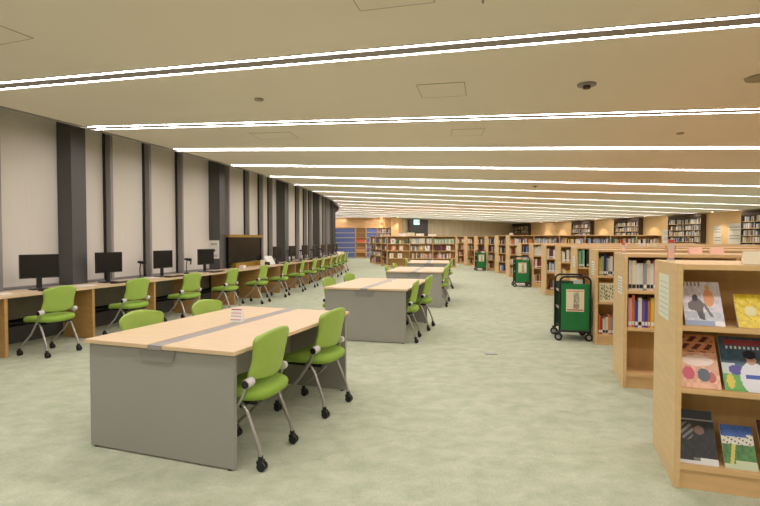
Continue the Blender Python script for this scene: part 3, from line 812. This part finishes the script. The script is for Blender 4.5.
# ---------------------------------------------------------------- outer wall: cases, notices, downlights
def wall_case(p0, p1, z0, label, ns=7):
    pc = (p0+p1)/2; w = rad(p1-p0)*69.7; root = empty('wall_bookcase', pol(69.62, pc, 0), rad(pc)+PI/2)    # local x = toward -? along wall, y = toward room
    # after rotation local x is tangential (away from camera), local -y is radial outward
    MB().box(-w/2, w/2, -.36, -.34, 0, 2.86).build('back_panel', M_CASE, root)
    for s in (-1, 1): MB().box(s*w/2-.02, s*w/2+.02, -.34, 0, 0, 2.86).build('side_panel', M_CASE, root)
    MB().box(-w/2+.02, w/2-.02, -.34, 0, 2.62, 2.86).build('top_board', M_CASE, root)
    Mw = Matrix.Translation(root.location) @ Matrix.Rotation(root.rotation_euler.z, 4, 'Z')
    for i in range(ns):
        z = .1+i*.37
        MB().box(-w/2+.02, w/2-.02, -.34, -.02, z-.03, z).build('shelf', M_SHELFH if i > 0 else M_CASE, root)
    MB().box(-.012, .012, -.34, -.025, .1, 2.62).build('upright', M_CASE, root)
    for i in range(ns):
        z = .1+i*.37
        for (a, b) in ((-w/2+.03, -.02), (.02, w/2-.03)):
            x = a
            while x < b-.05:
                t = random.uniform(.025, .06)
                if x+t > b: break
                if random.random() < .1: x += .08; continue
                h = random.uniform(.2, .3); stuff.box(x, x+t, -.24, -.05, z+.0005, z+h, PK.index(random.choice(MIX2)), Mw); x += t+.002
    tag(root, label, 'bookcase', 'recessed wall bookcases')
WC = [(1.6, 4.85, 'dark-framed wall bookcase at the right edge of the far wall'), (7.25, 9.47, 'dark-framed wall bookcase right of centre on the far wall, second from right'),
      (11.75, 13.85, 'dark-framed wall bookcase third from the right on the far wall'), (16.06, 17.94, 'dark-framed wall bookcase fourth from the right on the far wall'),
      (22.8, 25.3, 'wide dark bookcase where the far wall meets the brown wall')]
for p0, p1, lb in WC: wall_case(p0, p1, 0, lb)
def wall_notice(p0, p1, z0, z1, label):
    pc = (p0+p1)/2; w = rad(p1-p0)*69.98
    root = empty('wall_notice', pol(69.985, pc, z0), rad(pc)-PI/2)
    MB().box(-w/2, w/2, -.006, .0, 0, z1-z0).build('sheet', M_NOTE, root)
    mb = MB()
    for r in range(6):
        if r % 3: mb.box(-w*.38, w*.38, -.008, -.0065, (z1-z0)*(.1+.14*r), (z1-z0)*(.14+.14*r))
    mb.build('print', M_GREYD, root); tag(root, label, 'notice')
wall_notice(6.27, 6.75, 1.0, 2.15, 'narrow white notice on the wood wall between wall bookcases')
wall_notice(5.12, 5.91, 1.1, 2.25, 'wide white notice on the wood wall near the right edge')
wall_notice(9.75, 10.2, 1.1, 2.0, 'small white notice left of the second wall bookcase')
def downlight(loc, target, label, power=160, size=75):
    root = empty('downlight', loc)
    MB().disc((0, 0, -.008), (0, 0, 1), .09, .016, 20).build('trim_ring', M_TROUGH, root)
    MB().disc((0, 0, -.019), (0, 0, 1), .06, .006, 16).build('lens', M_DOWN, root)
    li = bpy.data.lights.new('downlight_beam', 'SPOT'); li.energy = power; li.color = (1, .84, .62); li.spot_size = rad(size); li.spot_blend = .7; li.shadow_soft_size = .06
    lo = bpy.data.objects.new('downlight_beam', li); COL.objects.link(lo); lo.parent = root; lo.location = (0, 0, -.035)
    d = Vector(target)-Vector(loc); lo.rotation_euler = d.to_track_quat('-Z', 'Y').to_euler()
    tag(root, label, 'light', 'small round downlights washing the far wall')
for i, ph in enumerate((6.2, 10.9, 15.2, 19.2, 20.9)):
    downlight(pol(69.3, ph, H), pol(69.9, ph, .5), 'small warm downlight over the far wood wall, %s from the right' % ordinal(i+1), 130)
downlight((1.25, 35.5, H), (1.25, 36.0, .5), 'small warm downlight at the wooden pillar', 60)
downlight((.1, 36.1, H), (.1, 36.5, .5), 'small warm downlight left of the wooden pillar', 60)

# tall end-wall bookcases
def end_case(x0, x1, mode, label):
    root = empty('tall_bookcase', ((x0+x1)/2, ZE-.02, 0)); w = (x1-x0)/2; top = 2.2; D = .38
    MB().box(-w, w, -.02, 0, 0, top).build('back_panel', M_BACK, root)
    for s in (-1, 1): MB().box(s*w-(.03 if s > 0 else 0), s*w+(.03 if s < 0 else 0), -D, -.02, 0, top).build('side_panel', M_SHELF, root)
    MB().box(-w+.03, w-.03, -D, -.02, top-.03, top).build('top_board', M_SHELF, root)
    n = 6
    for i in range(n):
        z = .06+i*.355
        MB().box(-w+.03, w-.03, -D-.01, -.02, z-.03, z+.015).build('shelf', M_PALESHELF if mode != 'wood' else M_SHELFH, root)
        if mode == 'blue': tag(MB().box(-w+.04, w-.04, -D+.03, -D+.05, z+.02, z+.3).build('flap_door', M_BLUE, root), 'blue flap door')
        elif mode == 'wood' and i in (1, 3): tag(MB().box(-w+.04, w-.04, -D+.03, -D+.05, z+.02, z+.27).build('flap_door', M_ORANGE if i == 3 else M_EDGE, root), 'orange flap door')
    tag(root, label, 'bookcase', 'tall bookcases on the end wall')
end_case(-5.1, -3.35, 'blue', 'blue-fronted tall bookcase on the end wall, leftmost and partly behind the windows')
end_case(-3.33, -1.78, 'blue', 'blue-fronted tall bookcase on the end wall, left of the wooden one')
end_case(-1.76, -1.02, 'wood', 'wooden tall bookcase with an orange-red shelf on the end wall')
end_case(-1.0, -.2, 'blue', 'blue-fronted tall bookcase right of the wooden one on the end wall')
end_case(-.18, .8, 'books', 'tall bookcase of pale books on the end wall beside the pillar')
for i in (4, 5):
    x = -.12
    while x < .7:
        t = random.uniform(.03, .06); stuff.box(x, x+t, ZE-.35, ZE-.15, .0765+i*.355, .28+i*.355+random.uniform(0, .05), PK.index(random.choice(['white', 'pink', 'grey', 'maroon', 'cream']))); x += t+.003
so = stuff.build('distant_books', STM); tag(so, 'rows of small distant books filling the far and wall bookcases', 'books', kind='stuff')

# door with exit sign on the brown wall
a = Vector((2.05, 37.29)); b = Vector((3.55, 38.6)); d = (b-a).normalized(); ang = math.atan2(d.y, d.x)
dr = empty('door_1', (a.x+.1, a.y-.12, 0), ang); dr['kind'] = 'structure'
MB().box(0, (b-a).length, -.05, 0, 0, 2.85).build('door_leaf', M_DOOR, dr)
MB().disc((.15, -.07, 1.0), (0, 1, 0), .03, .05, 12).build('door_handle', M_SILVER, dr)
mid_ = a.lerp(b, .42)
ex = empty('exit_sign', (mid_.x+.05, mid_.y-.55, 2.45), ang*.4)
MB().box(-.22, .22, -.04, .04, 0, .36).build('housing', M_EXIT, ex, bevel=.01)
mb = MB(); mb.box(.02, .2, -.045, -.041, .06, .3)
mb.build('door_symbol', M_WHITE, ex)
mb = MB(); mb.disc((-.1, -.043, .27), (0, 1, 0), .03, .004, 12)
mb.tube([(-.1, -.043, .24), (-.12, -.043, .16), (-.06, -.043, .08)], .018, 6); mb.tube([(-.12, -.043, .16), (-.17, -.043, .07)], .015, 6); mb.tube([(-.1, -.043, .23), (-.03, -.043, .2)], .012, 6)
mb.build('running_figure', M_EXITG, ex)
MB().tube([(0, 0, .36), (0, 0, .48)], .012, 8).build('hanger', M_TROUGH, ex)
tag(ex, 'bright pale cyan exit sign hanging before the dark door', 'sign')

# ---------------------------------------------------------------- ceiling lights and fittings
END = {0: (-18.9, -13.1), 1: (-16.92, -6.4), 2: (-14.83, -1.15), 3: (-12.6, 4.2), 4: (-10.31, 9.5), 5: (-8.11, 13.9), 6: (-5.73, 18.9), 7: (-3.48, 22.5), 8: (-.97, 25.5)}
LIGHTS = [(-3.2+-21.9, -31), (-23.2, -25), (-21.1, -19.4)]  # three unseen lines added behind the camera to light the room
LIGHTS += [END[k] for k in range(9)]
angs = [28.2, 30.6, 32.8, 34.8, 36.6, 38.2, 39.6, 40.8, 42, 43]
LIGHTS += [(1.3+2.25*j, angs[j]) for j in range(10)]
def inside(x, y):
    if math.hypot(x-CX, y-CY) > 69.6: return False
    if x < 1.6: return y < 36.3
    if x < 5.6: return y < 36.8+(x-1.6)*.875-.25
    return y < 40.4+(x-5.6)*1.267-.35
# the near line is fixed through its sighted point rather than its end
for k, (pe, ang) in enumerate(LIGHTS):
    s = pol(48.03, pe); s = Vector((s.x, s.y)); dv = Vector((math.cos(rad(ang)), math.sin(rad(ang))))
    if k == 3: s = Vector((-4.42, 5.24)); dv = Vector((1, -.2345)).normalized()
    s = s+dv*.03
    t = 0
    while inside(s.x+dv.x*t, s.y+dv.y*t) and t < 34: t += .1
    if t < 1: continue
    L = t
    root = empty('ceiling_light', (s.x, s.y, H), math.atan2(dv.y, dv.x))
    MB().box(0, L, -.062, .062, -.003, 0).build('trough', M_TROUGH, root)
    for yy in (-.109, -.066, .061, .104):
        MB().box(0, L, yy, yy+.005, -.0068, 0).build('added_flange', M_ADDED_FLANGE, root)  # lips added to hide the tubes at low angles, dimming distant lines
    for sd in (-1, 1):
        tb_ = MB().box(0, L, sd*.085-.0185, sd*.085+.0185, -.003, 0, 1)
        tb_.mi[0] = 0                                   # only the underside gives light
        tb_.build('light_tube', [M_TUBE, M_TROUGH], root)
    lb = 'long twin-line ceiling light, %s line from the camera' % ordinal(k-2) if k > 2 else 'unseen twin-line ceiling light added behind the viewpoint, %s line back' % ordinal(3-k)
    tag(root, lb, 'ceiling light', 'twin-line ceiling lights')
def hatch(c, w, d, a, label):
    root = empty('access_hatch', (c[0], c[1], H), rad(a)); t = .006
    MB().box(-w/2, w/2, -d/2, d/2, -.003, 0).build('panel', M_CEIL, root)
    mb = MB(); mb.box(-w/2-t, w/2+t, -d/2-t, -d/2, -.004, 0); mb.box(-w/2-t, w/2+t, d/2, d/2+t, -.004, 0)
    mb.box(-w/2-t, -w/2, -d/2, d/2, -.004, 0); mb.box(w/2, w/2+t, -d/2, d/2, -.004, 0); mb.build('joint', M_JOINT, root)
    tag(root, label, 'hatch', 'square access hatches in the ceiling')
hatch((.65, 5.26), .47, .47, -12, 'square ceiling access hatch between the first two light lines')
hatch((-3.0, 3.75), .5, .5, -20, 'square ceiling access hatch at the upper left corner')
hatch((.05, 3.13), .5, .5, -14, 'square ceiling access hatch at the top edge')
hatch((1.27, 7.32), .45, .45, -5, 'square ceiling access hatch between the second and third light lines, right one')
hatch((-1.58, 7.55), .6, .45, -8, 'square ceiling access hatch between the second and third light lines, left one')
def fitting(c, r, name, label, cat, dark=False, col=None):
    root = empty(name, (c[0], c[1], H))
    MB().disc((0, 0, -.008), (0, 0, 1), r, .015, 24).build('plate', col or M_JOINT, root)
    if dark: MB().disc((0, 0, -.03), (0, 0, 1), r*.4, .03, 16).build('sensor_head', M_CASE, root)
    tag(root, label, cat)
fitting((2.07, 5.05), .09, 'smoke_detector', 'round smoke detector on the ceiling between the first two light lines', 'detector', True, M_TROUGH)
fitting((3.66, 4.83), .14, 'ceiling_speaker', 'round brownish ceiling speaker near the upper right corner', 'speaker')
fitting((-1.34, 5.58), .05, 'ceiling_sensor', 'small round sensor on the ceiling at upper left', 'sensor')
fitting((4.54, 14.68), .08, 'ceiling_sensor', 'small dark sensor far down the ceiling', 'sensor', True)
fitting((4.39, 7.36), .05, 'ceiling_sensor', 'small round sensor on the ceiling at right', 'sensor')
sp = empty('sprinkler_head', (.66, 3.25, H)); MB().disc((0, 0, -.006), (0, 0, 1), .02, .012, 16).build('plate', M_WHITE, sp); MB().disc((0, 0, -.025), (0, 0, 1), .008, .03, 10).build('nozzle', M_SILVER, sp)
tag(sp, 'tiny white sprinkler head at the top edge of the ceiling', 'sprinkler')
fo = MB().box(-.07, .07, -.05, .05, .0002, .006).build('floor_outlet', M_HUB, None, bevel=.002, loc=(1.33, 5.97, 0)); tag(fo, 'small grey floor outlet cover in the carpet of the aisle', 'outlet')
# sockets under the counter
for i, ph in enumerate((-18.15, -16.6, -15.1)):
    o = MB().box(0, .03, -.05, .05, 0, .07).build('wall_socket', M_RAD, None, bevel=.003, loc=pol(47.421, ph, .08), rz=rad(ph)); tag(o, 'pale socket box on the base under the counter, %s from the left' % ordinal(i+1), 'socket', 'sockets under the counter')

# ---------------------------------------------------------------- world, camera, colour
w = bpy.data.worlds.new('world'); scene.world = w; w.use_nodes = True
w.node_tree.nodes['Background'].inputs[0].default_value = (.05, .05, .06, 1); w.node_tree.nodes['Background'].inputs[1].default_value = .3
cam = bpy.data.cameras.new('camera'); co = bpy.data.objects.new('camera', cam); COL.objects.link(co)
cam.sensor_width = 36; cam.lens = 500/760*36; co.location = (0, 0, 1.38); co.rotation_euler = (PI/2-.028, 0, 0); cam.clip_end = 200
scene.camera = co
vs = scene.view_settings; vs.view_transform = 'Standard'; vs.look = 'None'; vs.gamma = 1; vs.exposure = 0.0; vs.use_curve_mapping = False
print('individual books', NB[0])
